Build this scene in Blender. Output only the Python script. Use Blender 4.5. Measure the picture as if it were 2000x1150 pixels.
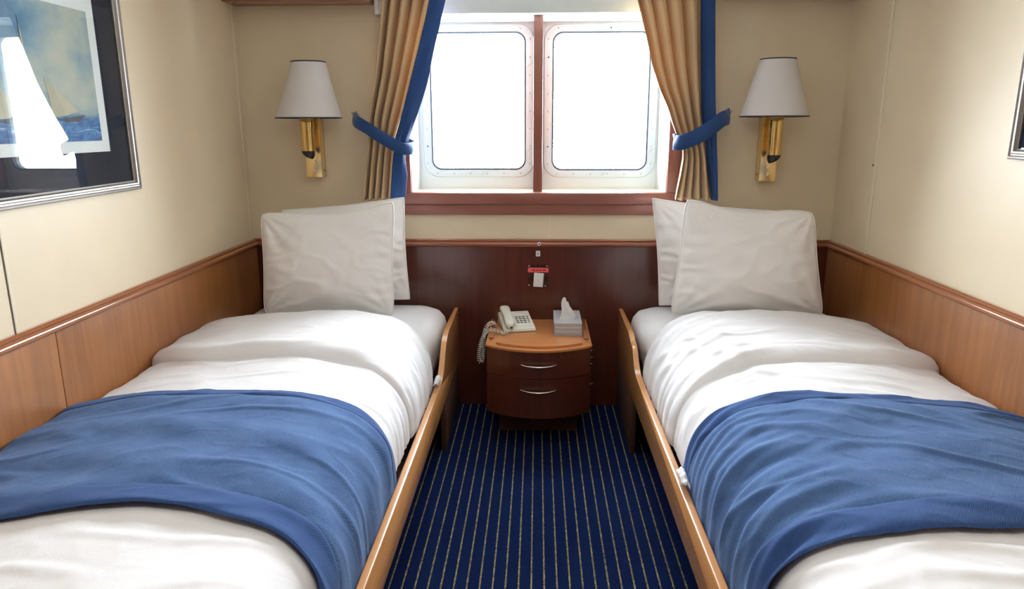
import bpy, bmesh, math, random
from mathutils import Vector, Matrix, noise
random.seed(7)
PI = math.pi
sc = bpy.context.scene
for o in list(bpy.data.objects): bpy.data.objects.remove(o)
C = bpy.data.collections.new('cabin'); sc.collection.children.link(C)

# ------------------------------------------------------------------ camera
PITCH, YAW, ROLL, F = .2337, .0358, -.0028, 1387.0
def camera_axes():
    cy, sy = math.cos(YAW), math.sin(YAW)
    fwd = Vector((-sy, cy, 0)); right = Vector((cy, sy, 0)); up = Vector((0, 0, 1))
    f2 = fwd*math.cos(PITCH) - up*math.sin(PITCH); u2 = up*math.cos(PITCH) + fwd*math.sin(PITCH)
    return right*math.cos(ROLL) + u2*math.sin(ROLL), -right*math.sin(ROLL) + u2*math.cos(ROLL), f2
r_, u_, f_ = camera_axes()
cam_data = bpy.data.cameras.new('camera'); cam_data.sensor_width = 36; cam_data.lens = F*36/2000
cam_data.clip_start = .05
cam = bpy.data.objects.new('camera', cam_data); C.objects.link(cam)
m = Matrix((( r_.x, u_.x, -f_.x, 0), (r_.y, u_.y, -f_.y, 0), (r_.z, u_.z, -f_.z, 0), (0, 0, 0, 1)))
m.translation = Vector((0, 0, 1.34)); cam.matrix_world = m
sc.camera = cam

# ------------------------------------------------------------------ world, lights, exposure
w = bpy.data.worlds.new('overcast_sky'); sc.world = w; w.use_nodes = True
bg = w.node_tree.nodes['Background']; bg.inputs[0].default_value = (.90, .955, 1, 1); bg.inputs[1].default_value = 60.0
def area(name, loc, rot, sx, sy, power, col, portal=False):
    l = bpy.data.lights.new(name, 'AREA'); l.shape = 'RECTANGLE'; l.size = sx; l.size_y = sy; l.energy = power; l.color = col
    if portal: l.cycles.is_portal = True
    o = bpy.data.objects.new(name, l); C.objects.link(o); o.location = loc; o.rotation_euler = rot; return o
area('window_light_portal', (0, 3.58, 1.45), (-PI/2, 0, 0), 1.2, .8, 1, (1, 1, 1), True)
area('added_fill_light', (0, .55, 2.06), (0, 0, 0), .9, .5, 8, (1, .95, .88))  # added fill light from above the view, lifts walls and pillows
sc.view_settings.view_transform = 'Standard'; sc.view_settings.look = 'None'
sc.view_settings.exposure = 0.34; sc.view_settings.gamma = 1; sc.view_settings.use_curve_mapping = False
sc.cycles.max_bounces = 10; sc.cycles.diffuse_bounces = 6; sc.cycles.glossy_bounces = 4; sc.cycles.transparent_max_bounces = 12
sc.cycles.use_denoising = True
sc.cycles.sample_clamp_indirect = 6

# ------------------------------------------------------------------ materials
def lin(r, g, b):
    f = lambda c: (c/255/12.92) if c/255 <= .04045 else ((c/255+.055)/1.055)**2.4
    return (f(r), f(g), f(b), 1)
class Mat:
    def __init__(s, name):
        s.m = bpy.data.materials.new(name); s.m.use_nodes = True; s.t = s.m.node_tree; s.b = s.t.nodes['Principled BSDF']
        s.out = s.t.nodes['Material Output']
    def n(s, kind, **kw):
        x = s.t.nodes.new(kind)
        for k, v in kw.items():
            if k[0] == '_': setattr(x, k[1:], v)
            else: x.inputs[k].default_value = v
        return x
    def l(s, a, b): s.t.links.new(a, b)
    def coords(s, scale=(1, 1, 1), rot=(0, 0, 0), kind='Object'):
        tc = s.n('ShaderNodeTexCoord'); mp = s.n('ShaderNodeMapping'); mp.inputs['Scale'].default_value = scale
        mp.inputs['Rotation'].default_value = rot
        s.l(tc.outputs[kind], mp.inputs[0]); return mp.outputs[0]
    def ramp(s, fac, stops):
        r = s.n('ShaderNodeValToRGB'); e = r.color_ramp.elements
        while len(e) < len(stops): e.new(.5)
        for el, (p, c) in zip(e, stops): el.position = p; el.color = c
        s.l(fac, r.inputs[0]); return r.outputs[0]
    def noise(s, vec, scale, detail=4, rough=.5, dist=0):
        x = s.n('ShaderNodeTexNoise', Scale=scale, Detail=detail, Roughness=rough, Distortion=dist)
        if vec: s.l(vec, x.inputs['Vector'])
        return x.outputs[0]
    def bump(s, h, strength=.2, dist=.002):
        b = s.n('ShaderNodeBump', Strength=strength, Distance=dist); s.l(h, b.inputs['Height']); s.l(b.outputs[0], s.b.inputs['Normal'])
    def math(s, op, a, b=None):
        x = s.n('ShaderNodeMath', _operation=op)
        for i, v in enumerate((a, b)):
            if v is None: continue
            if isinstance(v, (int, float)): x.inputs[i].default_value = v
            else: s.l(v, x.inputs[i])
        return x.outputs[0]
def plain(name, col, rough=.5, metal=0, bumpy=0, bscale=300, spec=.5, var=.04):
    a = Mat(name); c = a.coords()
    nz = a.noise(c, 6 if var < .1 else 14, 3)
    lo = tuple(x*(1-var) for x in col[:3])+(1,); hi = tuple(min(1, x*(1+var)) for x in col[:3])+(1,)
    a.l(a.ramp(nz, [(.3, lo), (.7, hi)]), a.b.inputs['Base Color'])
    a.b.inputs['Roughness'].default_value = rough; a.b.inputs['Metallic'].default_value = metal
    a.b.inputs['Specular IOR Level'].default_value = spec
    if bumpy: a.bump(a.noise(c, bscale, 2), bumpy, .001)
    return a.m
def wood(name, dark, light, axis='z', rough=.3, coat=.3, streak=1.0):
    a = Mat(name)
    st = {'x': (1.5, 26, 26), 'y': (26, 1.5, 26), 'z': (26, 26, 1.5)}[axis]
    c = a.coords(st); c2 = a.coords(tuple(v*4 for v in st)); c3 = a.coords((1, 1, 1))
    n1 = a.noise(c, 1, 5, .6, .6); n2 = a.noise(c2, 1, 3, .7); n3 = a.noise(c3, 2.2, 3)
    f = a.math('ADD', a.math('MULTIPLY', n1, .5*streak), a.math('MULTIPLY', n2, .25*streak)); f = a.math('ADD', f, a.math('MULTIPLY', n3, .35))
    f = a.math('ADD', f, .5-.5*(.75*streak+.35))
    a.l(a.ramp(f, [(.33, dark), (.67, light)]), a.b.inputs['Base Color'])
    a.b.inputs['Roughness'].default_value = rough
    a.b.inputs['Coat Weight'].default_value = coat; a.b.inputs['Coat Roughness'].default_value = .12
    a.bump(n2, .05, .001)
    return a.m
def cloth(name, col, weave=900, strength=.25, rough=.9, sheen=.2, var=.05, translucent=0, wr=0, wrscale=18):
    a = Mat(name); c = a.coords()
    nz = a.noise(c, 5, 4)
    lo = tuple(x*(1-var) for x in col[:3])+(1,); hi = tuple(min(1, x*(1+var)) for x in col[:3])+(1,)
    a.l(a.ramp(nz, [(.3, lo), (.7, hi)]), a.b.inputs['Base Color'])
    a.b.inputs['Roughness'].default_value = rough; a.b.inputs['Sheen Weight'].default_value = sheen
    a.b.inputs['Specular IOR Level'].default_value = .15
    h = a.noise(c, weave, 1)
    if wr:
        w_ = a.noise(c, wrscale, 4, .55, .8); h = a.math('ADD', a.math('MULTIPLY', h, .15), a.math('MULTIPLY', w_, wr))
        a.bump(h, strength, .01)
    else: a.bump(h, strength, .0015)
    if translucent:
        tr = a.n('ShaderNodeBsdfTranslucent'); tr.inputs[0].default_value = col
        mx = a.n('ShaderNodeMixShader'); mx.inputs[0].default_value = translucent
        a.l(a.b.outputs[0], mx.inputs[1]); a.l(tr.outputs[0], mx.inputs[2]); a.l(mx.outputs[0], a.out.inputs[0])
    return a.m
def glass(name, tint=(1, 1, 1, 1), ior=1.45, rough=.01):
    a = Mat(name); tr = a.n('ShaderNodeBsdfTransparent'); tr.inputs[0].default_value = tint
    g = a.n('ShaderNodeBsdfGlossy'); g.inputs['Roughness'].default_value = rough
    fr = a.n('ShaderNodeFresnel'); fr.inputs[0].default_value = ior
    sm = a.n('ShaderNodeTexNoise', Scale=3.0); geo = a.n('ShaderNodeNewGeometry'); front = a.math('SUBTRACT', 1.0, geo.outputs['Backfacing']); fac = a.math('MULTIPLY', a.math('MULTIPLY', fr.outputs[0], front), a.math('ADD', a.math('MULTIPLY', sm.outputs[0], .1), .95))
    mx = a.n('ShaderNodeMixShader'); a.l(fac, mx.inputs[0]); a.l(tr.outputs[0], mx.inputs[1]); a.l(g.outputs[0], mx.inputs[2])
    a.l(mx.outputs[0], a.out.inputs[0]); return a.m

M = {}
M['cream'] = plain('cream_laminate', (.72, .62, .45, 1), .42, 0, .12, 500, .4, .02)
M['strip'] = plain('cream_seam_strip', (.78, .70, .54, 1), .35, 0, 0, 300, .5, .02)
M['dark_gap'] = plain('dark_gap', (.08, .05, .03, 1), .8)
M['ceiling'] = plain('ceiling_white', (.75, .72, .66, 1), .6)
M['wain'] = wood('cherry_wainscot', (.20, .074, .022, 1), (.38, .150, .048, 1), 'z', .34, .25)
M['head'] = wood('shade_darkened_headboard', (.050, .011, .006, 1), (.110, .026, .012, 1), 'z', .28, .4)  # redder back panel, with its shade darkened into the colour
M['mould_s'] = wood('cherry_moulding', (.24, .085, .035, 1), (.34, .125, .05, 1), 'y', .22, .5)
M['mould_b'] = wood('mahogany_moulding', (.2, .06, .03, 1), (.28, .085, .04, 1), 'x', .25, .5)
M['rail'] = wood('beech_bed_rail', (.40, .18, .065, 1), (.56, .27, .10, 1), 'y', .26, .5, .8)
M['under'] = wood('under_bed_wood', (.05, .02, .01, 1), (.08, .03, .015, 1), 'y', .7, 0)
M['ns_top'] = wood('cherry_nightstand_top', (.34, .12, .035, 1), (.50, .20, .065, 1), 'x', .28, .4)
M['ns_front'] = wood('shade_darkened_drawer_front', (.046, .011, .006, 1), (.088, .022, .011, 1), 'z', .3, .4)  # same wood as the top, front shade put into the colour
M['casing'] = plain('reddish_brown_casing', (.235, .082, .058, 1), .38, 0, .1, 200, .5, .08)
M['paint'] = plain('white_gloss_paint', (.72, .77, .78, 1), .3, 0, 0, 300, .5, .02)
M['flange'] = plain('white_flange_paint', (.60, .66, .67, 1), .35, 0, .1, 120, .5, .05)
M['gasket'] = plain('dark_gasket', (.02, .035, .06, 1), .5)
M['bolt'] = plain('painted_bolt', (.5, .5, .48, 1), .35, .3)
M['hole'] = plain('empty_bolt_hole', (.01, .01, .012, 1), .7)
M['sheet'] = cloth('white_sheet', (.76, .77, .80, 1), 700, .1, .85, .1, .01)
M['duvet'] = cloth('white_duvet', (.76, .76, .785, 1), 700, .25, .8, .15, .01, 0, .6, 14)
M['pillow'] = cloth('white_pillowcase', (.84, .825, .81, 1), 700, .22, .85, .1, .015, 0, .28, 9)
M['gold'] = cloth('gold_curtain_cloth', (.60, .43, .245, 1), 900, .12, .75, .25, .04, .18)
M['blue_c'] = cloth('blue_curtain_cloth', (.022, .065, .20, 1), 900, .12, .7, .25, .05, .12)
M['shade'] = cloth('white_lamp_shade', (.80, .78, .77, 1), 1200, .1, .8, .1, .01, .25)
M['navy'] = plain('navy_trim', (.02, .025, .05, 1), .6)
M['brass'] = plain('polished_brass', (.80, .56, .22, 1), .13, 1, 0, 300, .5, .03)
M['brass_l'] = plain('satin_brass', (.88, .68, .33, 1), .20, 1, 0, 300, .5, .03)
M['black'] = plain('black_plastic', (.012, .012, .014, 1), .22)
M['silver'] = plain('brushed_pewter_frame', (.33, .31, .29, 1), .45, .85, .1, 90, .5, .08)
M['nickel'] = plain('satin_nickel', (.72, .68, .62, 1), .22, 1)
M['mat'] = plain('navy_black_mount', (.018, .022, .035, 1), .85, 0, .2, 400, .2, .1)
M['paper'] = plain('white_print_border', (.72, .74, .72, 1), .8)
M['phone'] = plain('ivory_phone_plastic', (.66, .65, .58, 1), .38, 0, .04, 400)
M['key'] = plain('grey_phone_key', (.33, .33, .31, 1), .45)
M['key_ring'] = plain('dark_key_ring', (.05, .055, .05, 1), .5)
M['cardbox'] = plain('grey_tissue_card', (.40, .405, .42, 1), .45, 0, 0, 300, .5, .05)
M['cardedge'] = plain('pale_tissue_card_edge', (.6, .61, .62, 1), .45)
M['tissue'] = cloth('white_tissue', (.9, .9, .9, 1), 500, .1, .9, 0, .01, .3)
M['white_pl'] = plain('white_plastic', (.75, .76, .78, 1), .4)
M['grey_pl'] = plain('grey_plastic', (.4, .41, .44, 1), .45)
M['red_strip'] = plain('coral_red_strip', (.72, .10, .10, 1), .5, 0, 0, 300, .5, .1)
M['red_dark'] = plain('dark_red_print', (.3, .02, .02, 1), .5)
M['clear'] = glass('clear_plastic_film', (.86, .84, .82, 1), 1.5, .08)
M['glass'] = glass('port_glass', (.98, .99, 1, 1))
M['pic_glass'] = glass('picture_glass', (.97, .98, .98, 1), 1.5, .015)
M['fill_diffuser'] = None
a = Mat('fill_lamp_glow'); a.b.inputs['Emission Color'].default_value = (1, .95, .88, 1); a.b.inputs['Emission Strength'].default_value = 1.5; M['fill_diffuser'] = a.m  # glow of the added fill lamp

# blanket: knitted wool look
def blanket_mat(name, lo, hi):
    a = Mat(name); c = a.coords((1, 1, 1))
    big = a.noise(c, 9, 4, .6); fine = a.noise(a.coords((1, .45, 1)), 420, 2)
    wv = a.n('ShaderNodeTexWave', Scale=85, Distortion=3.0, Detail=1.0); wv.inputs['Detail Scale'].default_value = 2
    a.l(a.coords((1, 1, 1), (0, 0, .6)), wv.inputs['Vector'])
    f = a.math('ADD', a.math('MULTIPLY', big, .5), a.math('ADD', a.math('MULTIPLY', fine, .35), a.math('MULTIPLY', wv.outputs[0], .15)))
    a.l(a.ramp(f, [(.35, lo), (.65, hi)]), a.b.inputs['Base Color'])
    a.b.inputs['Roughness'].default_value = .95; a.b.inputs['Sheen Weight'].default_value = .15
    a.b.inputs['Sheen Tint'].default_value = (.55, .7, 1, 1); a.b.inputs['Specular IOR Level'].default_value = .1
    a.bump(f, .35, .003); return a.m
M['blanket'] = blanket_mat('blue_wool_blanket', (.040, .085, .205, 1), (.085, .155, .315, 1))
M['hem'] = blanket_mat('blue_wool_hem', (.026, .058, .165, 1), (.040, .085, .225, 1))

# carpet with thin gold pinstripes running along Y
a = Mat('striped_carpet')
tc = a.n('ShaderNodeTexCoord'); sx = a.n('ShaderNodeSeparateXYZ'); a.l(tc.outputs['Object'], sx.inputs[0])
jit = a.noise(a.coords((1, 1, 1)), 160, 2); 
x = a.math('ADD', sx.outputs[0], a.math('MULTIPLY', a.math('SUBTRACT', jit, .5), .006))
x = a.math('MODULO', a.math('ADD', a.math('DIVIDE', a.math('SUBTRACT', x, .027), .0386), 100.5), 1.0)
d = a.math('ABSOLUTE', a.math('SUBTRACT', x, .5))
dots = a.noise(a.coords((120, 260, 1)), 1, 2)
line = a.math('MULTIPLY', a.math('LESS_THAN', d, .062), a.math('GREATER_THAN', dots, .40))
base = a.ramp(a.noise(a.coords(), 330, 3, .7), [(.3, (.0010, .004, .021, 1)), (.7, (.004, .013, .062, 1))])
gold = a.ramp(a.noise(a.coords(), 40, 2), [(.35, (.15, .125, .055, 1)), (.65, (.30, .235, .095, 1))])
mx = a.n('ShaderNodeMix', _data_type='RGBA'); a.l(line, mx.inputs[0]); a.l(base, mx.inputs[6]); a.l(gold, mx.inputs[7])
a.l(mx.outputs[2], a.b.inputs['Base Color']); a.b.inputs['Roughness'].default_value = 1; a.b.inputs['Specular IOR Level'].default_value = .05
a.bump(a.noise(a.coords(), 500, 2), .6, .004); M['carpet'] = a.m

# the marine print: cloudy sky over rough blue sea
a = Mat('marine_print'); tc = a.n('ShaderNodeTexCoord'); sx = a.n('ShaderNodeSeparateXYZ'); a.l(tc.outputs['Object'], sx.inputs[0])
cl = a.noise(a.coords((1, 2.4, 3.4)), 1.5, 5, .55, .1)
sky = a.ramp(cl, [(.32, lin(66, 108, 140)), (.46, lin(112, 144, 158)), (.60, lin(160, 168, 158)), (.74, lin(184, 182, 162))])
sea = a.ramp(a.noise(a.coords((1, 14, 48)), 1, 5, .65, 1.2), [(.32, lin(22, 62, 112)), (.5, lin(48, 100, 152)), (.62, lin(88, 136, 176)), (.72, lin(190, 205, 212))])
hz = a.math('ADD', sx.outputs[2], a.math('MULTIPLY', a.noise(a.coords((1, 10, 10)), 2, 3), .03))
msk = a.n('ShaderNodeMapRange'); msk.inputs[1].default_value = 1.380; msk.inputs[2].default_value = 1.392; a.l(hz, msk.inputs[0])
mx = a.n('ShaderNodeMix', _data_type='RGBA'); a.l(msk.outputs[0], mx.inputs[0]); a.l(sea, mx.inputs[6]); a.l(sky, mx.inputs[7])
a.l(mx.outputs[2], a.b.inputs['Base Color']); a.b.inputs['Roughness'].default_value = .7; M['print'] = a.m
M['sail'] = plain('painted_sail', lin(178, 172, 148), .7, 0, 0, 300, .3, .1)
M['hull'] = plain('painted_hull', lin(62, 70, 78), .7)

# ------------------------------------------------------------------ geometry helpers
def finish(name, bm, m, parent=None, smooth=35, loc=None):
    me = bpy.data.meshes.new(name); bmesh.ops.recalc_face_normals(bm, faces=bm.faces); bm.to_mesh(me); bm.free()
    for f in me.polygons: f.use_smooth = bool(smooth)
    if smooth and smooth < 180: me.set_sharp_from_angle(angle=math.radians(smooth))
    me.materials.append(m)
    o = bpy.data.objects.new(name, me); C.objects.link(o)
    if parent:
        o.parent = parent
        o.matrix_parent_inverse = Matrix.Translation(-parent.location) if parent.type == 'EMPTY' and parent.rotation_euler.z == 0 else Matrix.Identity(4)
    return o
def tag(o, label=None, cat=None, group=None, kind=None):
    if label: o['label'] = label
    if cat: o['category'] = cat
    if group: o['group'] = group
    if kind: o['kind'] = kind
    return o
def thing(name, label, cat, loc=(0, 0, 0), group=None):
    o = bpy.data.objects.new(name, None); C.objects.link(o); o.location = loc; o.empty_display_size = .05
    return tag(o, label, cat, group)
def boxv(bm, x0, x1, y0, y1, z0, z1, bev=0, seg=2):
    r = bmesh.ops.create_cube(bm, size=1, matrix=Matrix.Translation(((x0+x1)/2, (y0+y1)/2, (z0+z1)/2)) @ Matrix.Diagonal((abs(x1-x0), abs(y1-y0), abs(z1-z0), 1)))
    if bev:
        es = set(e for v in r['verts'] for e in v.link_edges)
        bmesh.ops.bevel(bm, geom=list(es), offset=bev, segments=seg, affect='EDGES', profile=.5)
def box(name, x0, x1, y0, y1, z0, z1, m, parent=None, bev=0, seg=2):
    bm = bmesh.new(); boxv(bm, x0, x1, y0, y1, z0, z1, bev, seg); return finish(name, bm, m, parent)
def grid(bm, pts, close_u=False):
    """pts[i][j] -> faces"""
    V = [[bm.verts.new(p) for p in row] for row in pts]
    n = len(V); 
    for i in range(n if close_u else n-1):
        a_, b_ = V[i], V[(i+1) % n]
        for j in range(len(a_)-1): bm.faces.new((a_[j], a_[j+1], b_[j+1], b_[j]))
    return V
def loft(bm, loops, cap=True):
    V = [[bm.verts.new(p) for p in L] for L in loops]
    for a_, b_ in zip(V, V[1:]):
        k = len(a_)
        for j in range(k): bm.faces.new((a_[j], a_[(j+1) % k], b_[(j+1) % k], b_[j]))
    if cap:
        bm.faces.new(V[0]); bm.faces.new(V[-1])
    return V
def catmull(P, n):
    P = [Vector(p) for p in P]; out = []
    Q = [P[0]*2-P[1]] + P + [P[-1]*2-P[-2]]
    S = len(P)-1
    for k in range(n+1):
        t = k/n*S; i = min(int(t), S-1); t -= i
        a_, b_, c_, d_ = Q[i:i+4]
        out.append(.5*((2*b_) + (c_-a_)*t + (2*a_-5*b_+4*c_-d_)*t*t + (3*b_-a_-3*c_+d_)*t**3))
    return out
def tube(bm, path, r, k=10, cap=True):
    path = [Vector(p) for p in path]; n = len(path); up = None; loops = []
    for i, p in enumerate(path):
        t = (path[min(i+1, n-1)]-path[max(i-1, 0)]).normalized()
        if up is None: up = t.orthogonal().normalized()
        up = (up - t*up.dot(t)).normalized(); s = t.cross(up)
        rr = r(i/(n-1)) if callable(r) else r
        loops.append([p + (up*math.cos(2*PI*j/k) + s*math.sin(2*PI*j/k))*rr for j in range(k)])
    loft(bm, loops, cap)
def lathe(bm, prof, cx, cy, k=32, cap=False):
    loops = [[(cx+r*math.cos(2*PI*j/k), cy+r*math.sin(2*PI*j/k), z) for j in range(k)] for r, z in prof]
    loft(bm, loops, cap)
def prism(bm, poly, axis, a0, a1):
    """poly of (p,q); extruded along axis"""
    def P(p, q, s): return {'x': (s, p, q), 'y': (p, s, q), 'z': (p, q, s)}[axis]
    loft(bm, [[P(p, q, a0) for p, q in poly], [P(p, q, a1) for p, q in poly]])
def rrect(cx, cz, hw, hh, r, n=8):
    out = []
    for sx_, sz_, a0 in ((1, 1, 0), (-1, 1, PI/2), (-1, -1, PI), (1, -1, 1.5*PI)):
        for i in range(n+1):
            t = a0 + PI/2*i/n
            out.append((cx+sx_*(hw-r)+r*math.cos(t), cz+sz_*(hh-r)+r*math.sin(t)))
    return out
def ss(a0, a1, x):
    t = max(0, min(1, (x-a0)/(a1-a0))); return t*t*(3-2*t)
def interp(tab, x):
    if x <= tab[0][0]: return tab[0][1]
    for (x0, y0), (x1, y1) in zip(tab, tab[1:]):
        if x <= x1: return y0+(y1-y0)*(x-x0)/(x1-x0)
    return tab[-1][1]
def N(x, y, z=0): return noise.noise(Vector((x, y, z)))

# ------------------------------------------------------------------ room shell
XL, XR, YB, YF, ZC = -1.342, 1.354, 3.30, -2.2, 2.12
def struct(o): o['kind'] = 'structure'; return o
floor = struct(box('floor', XL-.05, XR+.05, YF, YB+.05, -.05, 0, M['carpet']))
struct(box('ceiling', XL-.05, XR+.05, YF, YB+.3, ZC, ZC+.05, M['ceiling']))
def wall_root(name, loc):
    o = bpy.data.objects.new(name, None); C.objects.link(o); o.location = loc; return struct(o)
# side walls
wl = struct(box('wall_left', XL-.06, XL, YF, YB, 0, ZC, M['cream']))
wr_ = struct(box('wall_right', XR, XR+.06, YF, YB, 0, ZC, M['cream']))
struct(box('wall_rear', XL-.06, XR+.06, YF-.06, YF, 0, ZC, M['cream']))
box('door_leaf', -.4, .42, YF+.002, YF+.04, 0, 1.98, M['wain'], bpy.data.objects['wall_rear'], .004)
struct(box('added_wardrobe_left', XL+.03, -.48, YF+.02, -1.55, 0, 2.10, M['wain'], None, .004))  # unseen wardrobe, added to cut light bouncing back from the rear
struct(box('added_wardrobe_right', .5, XR-.03, YF+.02, -1.55, 0, 2.10, M['wain'], None, .004))  # second unseen wardrobe, added to dim the bounce likewise
# back wall with the window opening
WX0, WX1, WZ0, WZ1 = -.581, .588, 1.04, 1.807
bm = bmesh.new()
boxv(bm, XL-.06, WX0, YB, YB+.26, 0, ZC); boxv(bm, WX1, XR+.06, YB, YB+.26, 0, ZC)
boxv(bm, WX0, WX1, YB, YB+.26, 0, WZ0); boxv(bm, WX0, WX1, YB, YB+.26, WZ1, ZC)
wb = struct(finish('wall_back', bm, M['cream']))
box('seam_strip', .0570, .0605, YB-.0015, YB, .82, .935, M['strip'], wb)
# seam strips and grooves on the side walls
box('seam_strip', XL, XL+.004, 3.252, 3.262, .82, ZC, M['strip'], wl, .0015)
box('seam_strip', XR-.005, XR, 2.925, 2.943, .82, ZC, M['strip'], wr_, .002)
box('seam_gap', XL, XL+.0012, 1.709, 1.7125, .80, ZC, M['dark_gap'], wl)
box('seam_strip', XL, XL+.002, 1.7125, 1.722, .80, ZC, M['strip'], wl, .0008)
bm = bmesh.new(); bmesh.ops.create_icosphere(bm, subdivisions=2, radius=.004, matrix=Matrix.Translation((XR-.001, 2.955, 1.18))); finish('screw_head', bm, M['dark_gap'], wr_)

def moulding(name, side, parent):
    # bead profile (d = out from wall, z)
    prof = [(0, .822), (.010, .822), (.014, .818), (.0145, .812)] + [(.013+.012*math.sin(t), .799+.0115*math.cos(t)) for t in [PI*i/10 for i in range(11)]] + [(.012, .786), (0, .786)]
    bm = bmesh.new()
    if side == 'l': loft(bm, [[(XL+d, y, z) for d, z in prof] for y in (YF, YB)]); mt = M['mould_s']
    if side == 'r': loft(bm, [[(XR-d, y, z) for d, z in prof] for y in (YF, YB)]); mt = M['mould_s']
    if side == 'b': loft(bm, [[(x_, YB-d, z) for d, z in prof] for x_ in (XL, XR)]); mt = M['mould_b']
    return finish(name, bm, mt, parent)
moulding('chair_rail', 'l', wl); moulding('chair_rail', 'r', wr_); moulding('chair_rail', 'b', wb)
for y0, y1 in ((YF, 1.8395), (1.8425, YB)): box('wainscot_panel', XL, XL+.012, y0, y1, .0, .79, M['wain'], wl, .001)
box('wainscot_groove', XL, XL+.007, 1.8395, 1.8425, 0, .79, M['dark_gap'], wl)
for y0, y1 in ((YF, 1.60), (1.603, YB)): box('wainscot_panel', XR-.012, XR, y0, y1, .0, .79, M['wain'], wr_, .001)
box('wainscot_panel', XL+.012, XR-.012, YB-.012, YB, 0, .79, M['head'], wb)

# cornice boards over the beds, right at the top of the back wall
def cornice(name, x0, x1, z0):
    bm = bmesh.new(); boxv(bm, x0, x1, 3.16, YB, z0, ZC, .004); return struct(finish(name, bm, M['mould_b']))
cornice('trim_1', XL, -.72, 1.854); cornice('trim_2', .78, XR, 1.876)
# blind cassette above the window
t = thing('blind_box', 'pale grey blind cassette mounted across the top of the window behind both curtains', 'blind box', (0, 3.27, 1.81))
box('cassette', -.70, .71, 3.245, 3.298, 1.808, 1.93, M['flange'], t, .004)
box('end_cap', -.706, -.69, 3.238, 3.298, 1.808, 1.93, M['white_pl'], t, .003)
box('end_cap', .70, .716, 3.238, 3.298, 1.808, 1.93, M['white_pl'], t, .003)

# ------------------------------------------------------------------ window
# reddish casing on the room side
def casing_piece(nm, x0, x1, z0, z1): return x0, x1, z0, z1
bm = bmesh.new()
boxv(bm, -.69, .69, YB-.018, YB, .937, .985, .004); boxv(bm, -.69, .69, YB-.028, YB, .985, WZ0, .006)
cas = struct(finish('trim_3', bm, M['casing']))
tag(cas, None)
box('casing_stile', -.69, WX0, YB-.024, YB, WZ0, 1.81, M['casing'], cas, .004)
box('casing_stile', WX1, .69, YB-.024, YB, WZ0, 1.81, M['casing'], cas, .004)
# white reveal lining
YP = 3.49
bm = bmesh.new()
e = .004
for q in (((WX0, YB), (WX0+.010, YP)),):
    pass
x0a, x1a = WX0, WX1; x0b, x1b = -.571, .572
zb0, zb1 = WZ0, 1.036
def quad(bm, a_, b_, c_, d_): bm.faces.new([bm.verts.new(p) for p in (a_, b_, c_, d_)])
loft(bm, [[(x0a, YB-.004, zb0), (x1a, YB-.004, zb0), (x1a, YB-.004, WZ1), (x0a, YB-.004, WZ1)],
          [(x0b, YP+.02, zb1), (x1b, YP+.02, zb1), (x1b, YP+.02, WZ1), (x0b, YP+.02, WZ1)]], cap=False)
rev = finish('trim_4', bm, M['paint'], None, 0); struct(rev)
md = rev.modifiers.new('thickness', 'SOLIDIFY'); md.thickness = .006; md.offset = 0
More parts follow.
